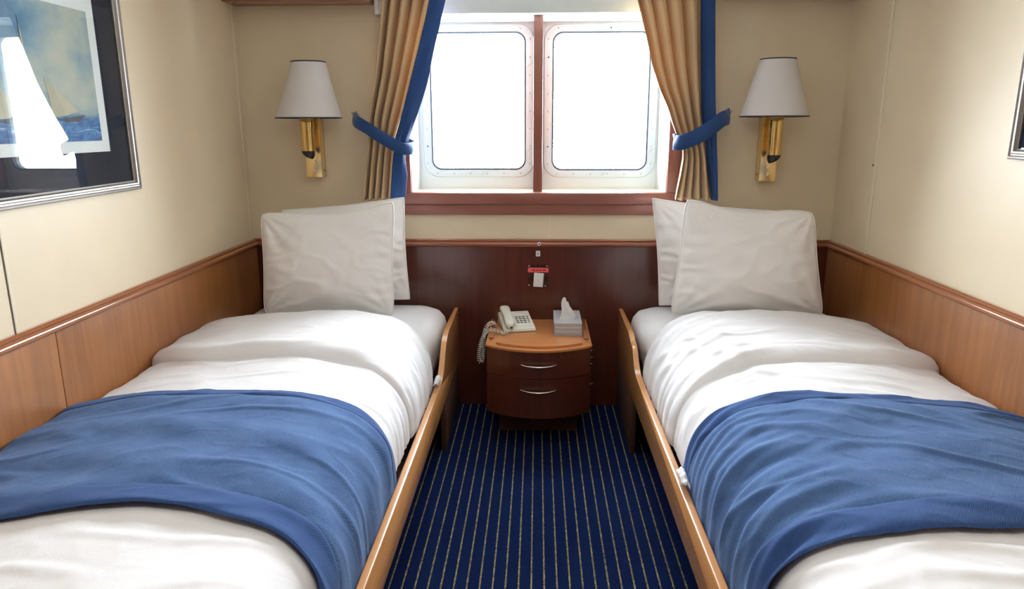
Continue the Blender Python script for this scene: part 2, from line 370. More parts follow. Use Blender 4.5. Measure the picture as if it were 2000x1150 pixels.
# ports
def port(name, cx, cz, hw, hh, xa, xb, missing):
    """white steel plate with the rounded port cut out, flange, bolts, gasket, pane"""
    inner = rrect(cx, cz, hw, hh, .045)
    def outer_rect(pt):
        x_, z_ = pt; dx, dz = x_-cx, z_-cz
        kx = (xb-cx)/dx if dx > 0 else ((xa-cx)/dx if dx < 0 else 1e9)
        kz = (1.84-cz)/dz if dz > 0 else ((1.03-cz)/dz if dz < 0 else 1e9)
        k_ = min(kx, kz); return cx+dx*k_, cz+dz*k_
    outer = [outer_rect(p) for p in inner]
    bm = bmesh.new()
    loft(bm, [[(x_, YP+.03, z_) for x_, z_ in outer], [(x_, YP, z_) for x_, z_ in outer],
              [(x_, YP, z_) for x_, z_ in inner], [(x_, YP+.05, z_) for x_, z_ in inner]], cap=False)
    root = struct(finish(name, bm, M['paint'], None, 30))
    fo = rrect(cx, cz, hw+.044, hh+.038, .075); fi = rrect(cx, cz, hw+.003, hh+.003, .047)
    def off(L, d): return [(cx+(x_-cx)*(1+d/hw), cz+(z_-cz)*(1+d/hh)) for x_, z_ in L]
    bm = bmesh.new()
    loft(bm, [[(x_, YP, z_) for x_, z_ in fo], [(x_, YP-.007, z_) for x_, z_ in off(fo, -.003)],
              [(x_, YP-.008, z_) for x_, z_ in off(fi, .004)], [(x_, YP-.005, z_) for x_, z_ in fi], [(x_, YP+.05, z_) for x_, z_ in fi]], cap=False)
    finish('flange', bm, M['flange'], root, 40)
    bm = bmesh.new(); gi = rrect(cx, cz, hw-.004, hh-.004, .042); go = rrect(cx, cz, hw+.003, hh+.003, .047)
    loft(bm, [[(x_, YP-.006, z_) for x_, z_ in go], [(x_, YP-.006, z_) for x_, z_ in gi], [(x_, YP+.02, z_) for x_, z_ in gi], [(x_, YP+.02, z_) for x_, z_ in go]], cap=False)
    finish('gasket', bm, M['gasket'], root, 40)
    bm = bmesh.new(); loft(bm, [[(x_, YP+.022, z_) for x_, z_ in go], [(x_, YP+.030, z_) for x_, z_ in go]]); finish('pane', bm, M['glass'], root, 0)
    # bolts around the flange
    bw, bh = hw+.022, hh+.019; k = 0; pts = []
    for i in range(6): pts += [(cx-bw*.82+i*bw*1.64/5, cz+bh), (cx-bw*.82+i*bw*1.64/5, cz-bh)]
    for i in range(8): pts += [(cx-bw, cz-bh*.86+i*bh*1.72/7), (cx+bw, cz-bh*.86+i*bh*1.72/7)]
    for i, (x_, z_) in enumerate(pts):
        bm = bmesh.new(); mis = i in missing
        r = .0036 if mis else .0042
        lathe(bm, [(r, 0), (r, .0018), (r*.7, .0032), (.0004, .0034)], 0, 0, 12, True)
        bmesh.ops.transform(bm, matrix=Matrix.Translation((x_, YP-.0075, z_)) @ Matrix.Rotation(PI/2, 4, 'X'), verts=bm.verts)
        b_ = finish('bolt_hole' if mis else 'bolt', bm, M['hole'] if mis else M['bolt'], root)
    # two small dogs (wing clips)
    for (x_, z_) in ((cx+.02, cz-bh), (cx+bw-.002, cz+.17), (cx+bw-.002, cz-.22)):
        bm = bmesh.new(); tube(bm, [(x_-.008, YP-.012, z_-.006), (x_, YP-.016, z_), (x_+.009, YP-.012, z_+.005)], .0022, 8)
        finish('wing_clip', bm, M['bolt'], root)
    return root
port('window_1', -.2835, 1.447, .2235, .313, -.62, .001, (14,))
port('window_2', .296, 1.4445, .225, .3135, .001, .62, (6, 24, 14))
# unseen overhang added outside to keep high sky light off the floor
struct(box('added_sky_blocker', -6, 6, YB+.27, 4.7, 2.30, 2.42, M['flange']))
# central mullion strip
bm = bmesh.new(); boxv(bm, -.020, .022, YB-.006, YP-.001, 1.043, 1.807, .002)
struct(finish('trim_5', bm, M['casing']))

# ------------------------------------------------------------------ bedding
def make_bed(sgn, wall, rail_out, zt, zbm, side):
    """sgn=+1: wall on the left, aisle to +x ; sgn=-1 mirrored"""
    far, aisle = ('left', 'left') if sgn > 0 else ('right', 'right')
    bed = thing('single_bed', f'beech and cherry single bed frame with curved side rail along the {side} wall', 'bed', (wall+sgn*.46, 1.9, 0))
    # side rail profile in (y, z)
    def arc(c, r, a0, a1, n=7): return [(c[0]+r*math.cos(a0+(a1-a0)*i/n), c[1]+r*math.sin(a0+(a1-a0)*i/n)) for i in range(n+1)]
    top = [(.25, zt)] + [(2.58, zt-.004)]
    S = catmull([(2.58, zt-.004, 0), (2.66, zt+.002, 0), (2.72, zt+.03, 0), (2.77, zt+.075, 0), (2.83, .468, 0), (2.90, .487, 0), (3.0, .490, 0)], 24)
    top += [(p.x, p.y) for p in S[1:]] + [(3.284, .492)]
    poly = top + [(3.284, zbm), (.25, zbm)]
    bm = bmesh.new(); prism(bm, poly, 'x', rail_out-sgn*.022, rail_out)
    es = [e_ for e_ in bm.edges if abs(e_.verts[0].co.x-e_.verts[1].co.x) < 1e-6 and max(v.co.z for v in e_.verts) > zbm-.01]
    bmesh.ops.bevel(bm, geom=es, offset=.0055, segments=3, affect='EDGES', profile=.5)
    finish('side_rail', bm, M['rail'], bed, 50)
    xe0, xe1 = sorted((rail_out-sgn*.026, rail_out-sgn*.003)); box('end_panel', xe0, xe1, 2.765, 3.284, 0, zbm+.01, M['under'], bed, .002)
    # slatted base on the wall cleat, foot board and cleat
    xa, xb = sorted((wall+sgn*.014, rail_out-sgn*.024))
    box('base_board', xa, xb, .28, 3.27, zbm-.005, zbm+.03, M['under'], bed)
    box('foot_board', xa, xb, .25, .275, zbm-.02, zt, M['rail'], bed, .004)
    for yy in (.30, 1.5):
        box('leg', rail_out-sgn*.085, rail_out-sgn*.03, yy, yy+.055, 0, zbm-.005, M['under'], bed, .003)
        box('leg', wall+sgn*.03, wall+sgn*.085, yy, yy+.055, 0, zbm-.005, M['under'], bed, .003)
    # mattress
    inner = rail_out-sgn*.064
    mat = thing('mattress', f'white sheeted mattress under the pillows of the bed by the {side} wall', 'mattress', (wall+sgn*.46, 1.9, zbm+.03))
    bm = bmesh.new(); x0_, x1_ = sorted((wall+sgn*.022, inner)); y0_, y1_ = .30, 3.268; z0_, z1_ = zbm+.031, .525
    cx, cy = (x0_+x1_)/2, (y0_+y1_)/2; hw, hl = (x1_-x0_)/2, (y1_-y0_)/2
    loops = []
    def L_(ins, z_, r): return [(x_, y_, z_) for x_, y_ in rrect(cx, cy, hw-ins, hl-ins, max(.02, r-ins*.3), 8)]
    for ins, z_, r in ((.03, z0_, .06), (.012, z0_+.02, .08), (.004, z0_+.06, .09), (.002, z1_-.085, .09), (.010, z1_-.05, .09), (.028, z1_-.022, .09), (.055, z1_-.006, .10), (.10, z1_+.003, .10), (.2, z1_+.006, .1), (.32, z1_+.006, .1)): loops.append(L_(ins, z_, r))
    V = loft(bm, loops)
    for yc in (2.84, 2.90): bmesh.ops.bisect_plane(bm, geom=list(bm.verts)+list(bm.edges)+list(bm.faces), plane_co=(0, yc, 0), plane_no=(0, 1, 0))
    for v in bm.verts:
        n_ = N(v.co.x*7, v.co.y*7, v.co.z*7+sgn)
        if v.co.y > 2.88 and (v.co.x-cx)*sgn > .2 and v.co.z > z1_-.12: v.co.x += sgn*.020
        if v.co.y < 2.88 and v.co.z > z1_-.12: v.co.z -= .018; v.co.x -= sgn*.006*((v.co.x-cx)*sgn > .2)
        if v.co.z > z1_-.09: v.co.z += n_*.004; v.co.x += n_*.003*(-sgn if (v.co.x-cx)*sgn > 0 else sgn)
    finish('fitted_sheet', bm, M['sheet'], mat, 180)

    # ---- duvet surface -------------------------------------------------
    W = abs(rail_out-wall)-.031        # wall -> inner side of rail
    prof = catmull([(.014, .46, 0), (.017, .51, 0), (.03, .542, 0), (.08, .560, 0), (.20, .580, 0), (.40, .596, 0), (.58, .598, 0), (W-.22, .586, 0),
                    (W-.125, .560, 0), (W-.066, .515, 0), (W-.030, .455, 0), (W-.017, .40, 0), (W-.014, .33 if sgn > 0 else .355, 0)], 200)
    # arc length resample
    acc = [0]
    for p, q in zip(prof, prof[1:]): acc.append(acc[-1]+(q-p).length)
    TOT = acc[-1]
    def prof_at(s):
        d_ = s*TOT; lo, hi = 0, len(acc)-1
        while hi-lo > 1:
            mid = (lo+hi)//2
            if acc[mid] <= d_: lo = mid
            else: hi = mid
        t_ = (d_-acc[lo])/(acc[hi]-acc[lo]); p = prof[lo].lerp(prof[hi], t_)
        tg = (prof[min(hi+1, len(prof)-1)]-prof[max(lo-1, 0)]).normalized()
        return p, Vector((-tg.y, tg.x, 0))
    def a_side(s): return ss(.86, .95, s)
    def puff(y):       # lengthwise fullness of the duvet
        return .006*math.sin((y-.6)*2.2)
    sd = 3.1 if sgn > 0 else 17.7
    rough = .85 if sgn > 0 else 1.35
    def disp(s, y):
        """wrinkles of the duvet, metres along the normal; s 0 at wall .. 1 at the rail"""
        a_ = prof_at(s)[0].x
        d_ = .010*N(a_*3.1, y*2.6, sd) + .004*N(a_*8, y*7, sd+4)
        # soft cross creases
        r1 = 1-abs(N(a_*3.0+y*1.0, y*9-a_*2.0, sd+9))*2; d_ += .0040*rough*ss(.55, 1, r1)
        # fan of gathers running over the aisle edge
        edge = ss(.45, .97, a_/W)
        ph = (y + (.42 if sgn > 0 else .60)*max(0, a_-.42)**1.25 + .035*N(a_*4, y*3, sd+2))
        g1 = math.sin(ph*2*PI/.115 + 1.6*N(y*4, a_*2, sd)); g2 = math.sin(ph*2*PI/.047+2.2*N(y*6, a_, sd+1))
        amp = edge*(ss(1.80, 2.15, y)*1.0+.10)*(.5 if sgn > 0 and y > 2.2 and a_ < W-.04 else 1)
        amp *= 1-ss(.3, .0, y)
        d_ += amp*(.0045*rough*g1*abs(g1)**.3 + .0010*rough*g2)
        # small diagonal puckers
        r2 = 1-abs(N(a_*10+y*6, y*14-a_*9, sd+5))*2.2
        d_ += .0010*rough*ss(.6, 1, r2)
        return d_
    def surf(s, y, off, wig=True):
        p, n_ = prof_at(s); k_ = a_side(s); d_ = disp(s, y); d_ = d_*(1-k_)+max(-.006, min(.002, d_))*k_ + off + puff(y)*(1-k_)
        x_ = p.x + n_.x*d_; z_ = p.y + n_.y*d_
        x_ = max(.020 if off < .0075 else .014, x_)
        x_ = min(x_, W+(-.003 if off < .0075 else .0075))
        return Vector((wall+sgn*x_, y, z_))
    def sheet(name, y0, y1, offf, m, parent, nu=150, nv=160, s0=0, s1=1, ycurve=None, thick=0):
        bm = bmesh.new(); pts = []
        for j in range(nv+1):
            v_ = j/nv; row = []
            for i in range(nu+1):
                s = s0+(s1-s0)*i/nu
                ya, yb_ = y0, y1
                if ycurve: ya, yb_ = ycurve(s, y0, y1)
                y = ya+(yb_-ya)*v_
                row.append(surf(s, y, offf(s, v_, y)))
            pts.append(row)
        grid(bm, pts)
        o = finish(name, bm, m, parent, 180)
        if thick:
            md = o.modifiers.new('thickness', 'SOLIDIFY'); md.thickness = thick; md.offset = -1 if sgn > 0 else 1
            md.offset = -1
        return o
    tidy = 'smooth' if sgn > 0 else 'wrinkled'
    dv = thing('duvet', f'{tidy} white duvet with a folded cuff on the bed by the {side} wall', 'duvet', (wall+sgn*.46, 1.5, .53))
    cur = (lambda s, a0, b0: (a0, b0-.05*ss(.75, 1, s)-.02*math.sin(s*PI)+.01*N(s*4, sd)))
    sheet('duvet_body', .32, 2.70, lambda s, v, y: .0, M['duvet'], dv, 150, 300)
    # rolled back cuff, a doubled layer with soft lips front and back
    def cuff_curve(s, a0, b0):
        return (a0 - .03*math.sin(s*PI) + .06*ss(.0, .25, .25-s) - (.07 if sgn > 0 else .16)*ss(.55, 1, s) + .006*N(s*6, sd+1),
                b0 + .035*math.sin(s*PI) - .06*ss(.7, 1, s) + .008*N(s*7, sd))
    def cuff_off(s, v, y):
        fade = 1-.5*ss(.70, .97, s)
        k_ = (1-abs(2*v-1)**7)**.5 if 0 < v < 1 else 0
        return -.004+(.034*k_ + .010*math.exp(-((v-.10)/.09)**2)*k_)*fade
    sheet('folded_cuff', 2.235, 2.735 if sgn > 0 else 2.79, cuff_off, M['duvet'], dv, 150, 90, 0, 1, cuff_curve)
    # small tuft of sheet caught over the rail
    ty = 2.60 if sgn > 0 else 1.78
    xr_ = rail_out-sgn*.018
    bm = bmesh.new(); pts = []
    for i in range(13):
        t_ = i/12; row = []
        for j in range(9):
            q = j/8
            yy = ty+(t_-.5)*(.10-.02*q)+.006*math.sin(9*q+sgn)
            xx = xr_-sgn*.002+sgn*(.016*q); zz = zt+.010+.024*math.sin(.35+q*2.5)*(.6+.5*math.sin(t_*PI))+.003*math.sin(t_*21)
            row.append((xx, yy, zz))
        pts.append(row)
    grid(bm, pts); o = finish('caught_corner', bm, M['duvet'], dv, 180)
    md = o.modifiers.new('thickness', 'SOLIDIFY'); md.thickness = .005; md.offset = 0

    # ---- blue blanket / bed runner ------------------------------------
    rn = thing('bed_runner', ('smooth ' if sgn > 0 else 'rumpled ') + f'blue wool blanket laid across the bed by the {side} wall', 'blanket', (wall+sgn*.46, 1.55, .55))
    ya_, yb_ = (1.19, 1.875) if sgn > 0 else (1.215, 1.90)
    def rc(v_abs, s):   # y of the blanket line v_abs (0 front .. 1 rear) at s
        yf = ya_ + (.035*ss(.30, .62, s)-.01*math.sin(s*9) if sgn > 0 else .02*math.sin(s*4.2+2)) - .05*ss(.80, 1, s)
        yr = yb_ - .035*ss(.0, .22, .22-s) - .012*math.sin(s*PI) + (.0 if sgn > 0 else -.035*ss(.62, .95, s))
        return yf+(yr-yf)*v_abs
    def roff(s, y):
        a_ = prof_at(s)[0].x; edge = ss(.70, .99, a_/W)
        if sgn > 0:
            d_ = .0035*math.sin(y*2*PI/.20+2*s+2*N(s*2, y*2, 8)) + .006*edge*math.sin((y+.30*s)*2*PI/.17)
        else:
            ph = y+.30*max(0, a_-.5)**1.1
            d_ = .0032*math.sin(ph*2*PI/.21+4*N(s*2.2, y*2, 3)) + .005*N(s*3.4, y*9, 6)+.003*ss(.5, 1, 1-2*abs(N(s*2.6, y*6-s*2, 16)))
            d_ += .010*edge*ss(1.75, 1.5, y)*math.sin((y+.2*s)*2*PI/.10+3*N(s*4, y*4, 2)) + .003*edge*math.sin((y+.3*s)*2*PI/.045+3*N(y*5, s, 4))
        return d_
    F0, F1 = .14, .91
    def panel(name, va, vb, extra, m, nv):
        bm = bmesh.new(); pts = []
        nu = 150
        for j in range(nv+1):
            v_ = va+(vb-va)*j/nv; row = []
            for i in range(nu+1):
                s = i/nu; y = rc(v_, s)
                row.append(surf(s, y, .016+max(-.008, roff(s, y))*(1-.6*a_side(s))+extra((v_-va)/(vb-va), s)))
            pts.append(row)
        grid(bm, pts); return finish(name, bm, m, rn, 180)
    panel('woven_panel', F0, F1, lambda t_, s: .003*(1-(2*t_-1)**20), M['blanket'], 120)
    panel('hem', 0, F0, lambda t_, s: .004*(1-(2*t_-1)**6)-.003*(1 if t_ < .001 else 0), M['hem'], 24)
    panel('hem', F1, 1, lambda t_, s: .003*(1-(2*t_-1)**6)-.006*(1 if t_ > .999 else 0), M['hem'], 18)
make_bed(1, XL, -.374, .352, .226, 'left')
make_bed(-1, XR, .389, .386, .262, 'right')

# ------------------------------------------------------------------ pillows
def pillow(label, BL, BR, TR, TL, th, seed, sag=None, creases=1.0):
    soft = 1 if sag else .25
    root = thing('pillow', label, 'pillow', tuple((Vector(BL)+Vector(BR))/2))
    BL, BR, TR, TL = map(Vector, (BL, BR, TR, TL)); n = 64
    nrm = (BR-BL).cross(TL-BL).normalized()          # towards the camera (-y)
    if nrm.y > 0: nrm = -nrm
    def pt(u, v, side):
        a_, b_ = (u+1)/2, (v+1)/2
        p = BL*(1-a_)*(1-b_)+BR*a_*(1-b_)+TR*a_*b_+TL*(1-a_)*b_
        if sag: p.z -= b_**2*interp(sag, a_)
        # sides pull inwards between the corners
        cx_ = (BR-BL).normalized(); cz_ = (TL-BL).normalized()
        kc = soft*abs(u*v)**7; p -= cx_*(.010*(1-v*v)*u*abs(u)+.013*kc*(1 if u > 0 else -1)); p -= cz_*(.010*(1-u*u)*v*abs(v)+.011*kc*(1 if v > 0 else -1))
        k_ = max(0, (1-abs(u)**2.6))**.62 * max(0, (1-abs(v)**2.6))**.62
        t_ = th*k_*(1+.10*math.sin(u*2.1+seed)*math.cos(v*1.7))
        # slumped fuller bottom
        t_ *= 1-.12*v
        w_ = 0
        for (cu, cv) in ((-1, -1), (1, -1), (1, 1), (-1, 1)):
            du, dv_ = u-cu, v-cv; r_c = math.hypot(du, dv_); an = math.atan2(dv_, du)
            w_ += math.exp(-r_c*1.8)*math.sin(an*15+seed*3+cu)*.008*min(1, r_c*3)
        w_ += .0042*ss(.45, .95, abs(u))*math.sin(v*26+5*N(u*3, v*3, seed))*(.4+.6*(u*(1 if seed < 5 else -1) > 0)) * (1-abs(v)**4)
        w_ += .008*N(u*1.6, v*1.6, seed)+.003*N(u*5, v*5, seed+3)
        rg = 1-abs(N(u*1.8+v*1.4, v*2.2-u*1.2, seed+8))*2.4; w_ += .0035*ss(.45, 1, rg)
        return p + nrm*side*(t_ + w_*creases*min(1, k_*2.2)*(1 if side > 0 else .4))
    bm = bmesh.new()
    grid(bm, [[pt(-1+2*i/n, -1+2*j/n, 1) for i in range(n+1)] for j in range(n+1)])
    grid(bm, [[pt(-1+2*i/n, -1+2*j/n, -1) for i in range(n+1)] for j in range(n+1)])
    bmesh.ops.remove_doubles(bm, verts=bm.verts, dist=.0004)
    o = finish('pillowcase', bm, M['pillow'], root, 180)
    # stitched edge seam
    loop = [pt(-1+2*i/40, -1, 0) for i in range(41)]+[pt(1, -1+2*i/40, 0) for i in range(1, 41)]+[pt(1-2*i/40, 1, 0) for i in range(1, 41)]+[pt(-1, 1-2*i/40, 0) for i in range(1, 40)]
    bm = bmesh.new(); tube(bm, loop+[loop[0]], .0028, 6, False); finish('seam_edge', bm, M['pillow'], root, 180)
    return root
pillow('cream white pillow standing in front on the left bed', (-1.170, 2.90, .556), (-.604, 2.90, .545), (-.600, 2.99, 1.034), (-1.184, 2.99, .982), .068, 1.3, [(0, 0), (.3, .010), (.6, .026), (.75, .024), (.9, .006), (1, 0)])
pillow('white pillow at the back of the left bed, its edge showing beside the window', (-1.14, 3.115, .545), (-.574, 3.115, .572), (-.586, 3.13, 1.034), (-1.14, 3.13, .976), .052, 4.4)
pillow('large white pillow standing in front on the right bed', (.556, 2.90, .560), (1.197, 2.90, .566), (1.153, 2.99, .992), (.614, 2.99, 1.045), .070, 7.9, [(0, 0), (.12, .004), (.35, .024), (.55, .020), (.8, .003), (1, 0)])
pillow('white pillow at the back of the right bed, half hidden beside the window', (.548, 3.115, .550), (1.08, 3.115, .545), (1.045, 3.13, .975), (.500, 3.13, 1.030), .052, 9.2)

# ------------------------------------------------------------------ curtains
def curtain(label, left, right, blue, blue_right, seed, folds):
    """left/right/blue: tables of (z, x). Blue band lies between 'blue' and the right edge (or the same, mirrored, for the other curtain)"""
    root = thing('curtain', label, 'curtain', (interp(left, 1.2)*.5+interp(right, 1.2)*.5, 3.18, 1.03), 'tied back curtains')
    zb, zt = left[0][0], left[-1][0]+.10
    nz, nu = 110, 120
    def row(z_, u, ph):
        a_, b_ = interp(left, z_), interp(blue, z_)
        tie = math.exp(-((z_-1.27)/.07)**2)
        amp = .038*(1-.5*tie)
        p_ = (u**.85)*folds*2*PI + ph + .8*N(u*2, z_*1.1, seed)
        yy = 3.178 + amp*math.sin(p_) + .006*N(u*7, z_*1.2, seed+3)*(1-tie)
        x_ = a_+(b_-a_)*(u + .30/folds/2*math.sin(p_*1+PI/2)*(u*(1-u)*4)**.5*.9)
        hem = .003*math.sin(p_*1.0)
        return (x_, yy, z_ + (hem if z_ <= zb+.001 else 0))
    bm = bmesh.new()
    zs = [zb+(zt-zb)*j/nz for j in range(nz+1)]
    grid(bm, [[row(z_, i/nu, seed) for i in range(nu+1)] for z_ in zs])
    o = finish('gold_panel', bm, M['gold'], root, 180); md = o.modifiers.new('thickness', 'SOLIDIFY'); md.thickness = .0015
    bm = bmesh.new()
    pts = []
    for z_ in zs:
        a_, b_ = interp(blue, z_), interp(right, z_); e_ = row(z_, 1, seed); tie = math.exp(-((z_-1.27)/.07)**2)
        r_w = []
        for i in range(25):
            u = i/24
            yb_ = e_[1]*(1-u) + (3.170+.012*math.sin(z_*5+seed))*u - (.012*math.sin(u*PI)*(1-.3*tie)) + .006*tie*math.sin(u*14)
            yb_ += .004*N(u*3, z_*8, seed)
            r_w.append((a_+(b_-a_)*u, yb_ - .001, z_-.004*(z_ <= zb+.001)))
        pts.append(r_w)
    grid(bm, pts); o = finish('blue_band', bm, M['blue_c'], root, 180); md = o.modifiers.new('thickness', 'SOLIDIFY'); md.thickness = .002
    return root
curtain('gold curtain with blue leading edge, left of the window',
        [(1.019, -.781), (1.13, -.765), (1.242, -.751), (1.30, -.745), (1.374, -.740), (1.547, -.702), (1.70, -.68), (1.859, -.659), (2, -.65)],
        [(1.019, -.592), (1.06, -.588), (1.129, -.579), (1.19, -.586), (1.235, -.585), (1.286, -.566), (1.374, -.529), (1.45, -.499), (1.525, -.473), (1.651, -.442), (1.76, -.412), (1.857, -.386), (2, -.36)],
        [(1.019, -.654), (1.152, -.640), (1.219, -.633), (1.29, -.623), (1.396, -.585), (1.52, -.548), (1.652, -.509), (1.76, -.478), (1.857, -.452), (2, -.43)], True, 2.2, 4.5)
curtain('gold curtain with blue outer edge, right of the window',
        [(1.020, .605), (1.129, .623), (1.20, .632), (1.235, .630), (1.301, .598), (1.35, .577), (1.413, .553), (1.49, .515), (1.583, .480), (1.728, .441), (1.85, .405), (2, .38)],
        [(1.020, .793), (1.239, .775), (1.391, .761), (1.6, .748), (1.847, .735), (2, .73)],
        [(1.020, .772), (1.12, .752), (1.217, .736), (1.30, .722), (1.391, .708), (1.6, .692), (1.847, .677), (2, .67)], False, 5.1, 4.6)
def tieback(label, path, width, hook, tuft):
    root = thing('curtain_tieback', label, 'tieback', hook, 'blue tiebacks')
    P = catmull(path, 60); bm = bmesh.new(); pts = []
    for i, p in enumerate(P):
        t_ = (P[min(i+1, 60)]-P[max(i-1, 0)]).normalized(); side = t_.cross(Vector((0, 1, 0)))
        if side.length < .3: side = Vector((0, 0, 1))
        side.normalize()
        if side.z < 0: side = -side
        side = (side*.7+Vector((0, 0, .3))).normalized()
        out = t_.cross(side); 
        if out.y > 0: out = -out
        row = []
        for j in range(9):
            q = j/8*2-1; row.append(p+side*q*width/2 + out*(.004*(1-q*q)+.002*math.sin(i*.35+q*2)))
        pts.append(row)
    grid(bm, pts); o = finish('strap', bm, M['blue_c'], root, 180); md = o.modifiers.new('thickness', 'SOLIDIFY'); md.thickness = .006; md.offset = 0
    # stitched line
    bm = bmesh.new(); tube(bm, [r[2]-Vector((0, .0045, 0)) for r in pts[8:50]], .0009, 5); finish('stitching', bm, M['blue_c'], root)
    bm = bmesh.new(); h = Vector(hook)
    tube(bm, [h+Vector((0, .012, .01)), h+Vector((0, -.02, .012)), h+Vector((0, -.026, .024)), h+Vector((0, -.018, .032))], .003, 8); finish('wall_hook', bm, M['nickel'], root)
    bm = bmesh.new()
    for k in range(7):
        d_ = Vector((tuft*(.2+.3*random.random()), -.3*random.random(), .5+.5*random.random())).normalized()
        b_ = h+Vector((tuft*.004*k-.012*tuft, -.02, .008)); tube(bm, [b_, b_+d_*.012, b_+d_*.022+Vector((.003*math.sin(k*3), 0, 0))], .0009, 5)
    finish('frayed_loop', bm, M['blue_c'], root)
tieback('blue tieback strap on the curtain left of the window',
        [(-.822, 3.25, 1.374), (-.790, 3.17, 1.358), (-.74, 3.135, 1.332), (-.684, 3.115, 1.298), (-.632, 3.11, 1.268), (-.585, 3.112, 1.244), (-.553, 3.15, 1.243), (-.552, 3.20, 1.25), (-.60, 3.235, 1.27), (-.72, 3.255, 1.32)], .050, (-.815, 3.285, 1.372), -1)
tieback('blue tieback strap on the curtain right of the window',
        [(.838, 3.25, 1.380), (.815, 3.18, 1.372), (.782, 3.14, 1.362), (.735, 3.118, 1.328), (.690, 3.112, 1.300), (.645, 3.112, 1.278), (.605, 3.125, 1.266), (.590, 3.165, 1.268), (.62, 3.225, 1.28), (.74, 3.25, 1.33)], .062, (.835, 3.285, 1.375), 1)

# ------------------------------------------------------------------ wall lamps
def lamp(label, cx, sx_, tx, zb, s, tilt_):
    """cx plate centre, sx_ shade centre, tx tube centre, zb plate bottom, s=+1 left lamp (cap leans left)"""
    root = thing('wall_lamp', label, 'lamp', (cx, 3.298, zb), 'brass reading lamps')
    box('back_plate', cx-.036, cx+.036, 3.236, 3.299, zb, 1.50, M['brass_l'], root, .0025)
    for z_ in (zb+.068, zb+.034):
        bm = bmesh.new(); lathe(bm, [(.0085, 0), (.0085, .002), (.007, .0035), (.0035, .0038), (.0004, .003)], 0, 0, 20, True)
        bmesh.ops.transform(bm, matrix=Matrix.Translation((cx, 3.236, z_)) @ Matrix.Rotation(PI/2, 4, 'X'), verts=bm.verts)
        finish('button', bm, M['nickel'], root)
    bm = bmesh.new(); lathe(bm, [(.003, 0), (.003, .002), (.0004, .002)], 0, 0, 10, True)
    bmesh.ops.transform(bm, matrix=Matrix.Translation((cx+s*.036, 3.27, zb+.03)) @ Matrix.Rotation(s*PI/2, 4, 'Y'), verts=bm.verts)
    finish('side_screw', bm, M['black'], root)
    ty = 3.135; r = .0285
    zc = zb+.122
    bm = bmesh.new(); lathe(bm, [(r, zc), (r, 1.46), (r*.9, 1.47), (.006, 1.475)], tx, ty, 36, True); finish('brass_tube', bm, M['brass'], root)
    # slanted black cap
    bm = bmesh.new(); loops = []
    for k, (ins, dz) in enumerate(((0, 0), (.0005, .012), (.004, .022), (.010, .030))):
        L = []
        for j in range(28):
            an = 2*PI*j/28; x_ = math.cos(an)*(r-ins); y_ = math.sin(an)*(r-ins)
            tilt = .74+.34*s*x_/r if k else 0
            L.append((tx+x_, ty+y_, zc-dz*tilt*1.25))
        loops.append(L)
    loft(bm, loops); finish('black_end_cap', bm, M['black'], root, 60)
    # arm joining tube to plate
    bm = bmesh.new(); tube(bm, [(tx, ty, zb+.2), (cx, 3.24, zb+.2)], .011, 14); finish('arm', bm, M['brass'], root)
    bm = bmesh.new(); tube(bm, [(tx, ty, 1.46), (tx+(sx_-tx)*.6, ty+.006, 1.50), (sx_, 3.152, 1.53)], .008, 12); finish('stem', bm, M['brass'], root)
    # shade
    sy = 3.152; zs0, zs1 = 1.374, 1.606; r0, r1 = .1395, .071
    bm = bmesh.new(); n = 14
    pro = [(r0+(r1-r0)*i/n, zs0+(zs1-zs0)*i/n) for i in range(n+1)]
    inn = [(a_-.0025, b_) for a_, b_ in reversed(pro)]
    lathe(bm, pro+inn+[pro[0]], sx_, sy, 64)
    for v in bm.verts: v.co.x += tilt_*(v.co.z-zs0)/(zs1-zs0)
    sh = finish('lamp_shade', bm, M['shade'], root, 60)
    for rr, zz in ((r0, zs0), (r1, zs1)):
        bm = bmesh.new(); tube(bm, [(sx_+(tilt_ if zz > zs0 else 0)+rr*math.cos(2*PI*j/64), sy+rr*math.sin(2*PI*j/64), zz) for j in range(65)], .0026, 8, False); finish('shade_trim', bm, M['navy'], sh, 180)
    # spider wires inside the shade, seen at its lower rim
    for an in (2.75, .6, -1.6):
        bm = bmesh.new(); tube(bm, [(sx_+r0*.98*math.cos(an), sy+r0*.98*math.sin(an), zs0+.001), (sx_+r0*.70*math.cos(an), sy+r0*.70*math.sin(an), zs0+.012), (sx_, sy, 1.53)], .0014, 6); finish('spider_wire', bm, M['navy'], sh)
    # bulb holder
    bm = bmesh.new(); lathe(bm, [(.004, 1.525), (.014, 1.53), (.014, 1.56), (.022, 1.575), (.024, 1.592), (.004, 1.60)], sx_, sy, 20, True); finish('bulb', bm, M['white_pl'], root)
lamp('brass wall lamp with white cone shade, between the picture and the left curtain', -1.013, -.996, -1.002, 1.112, 1, .014)
lamp('brass wall lamp with white cone shade, to the right of the right curtain', 1.023, 1.004, 1.012, 1.092, -1, 0)

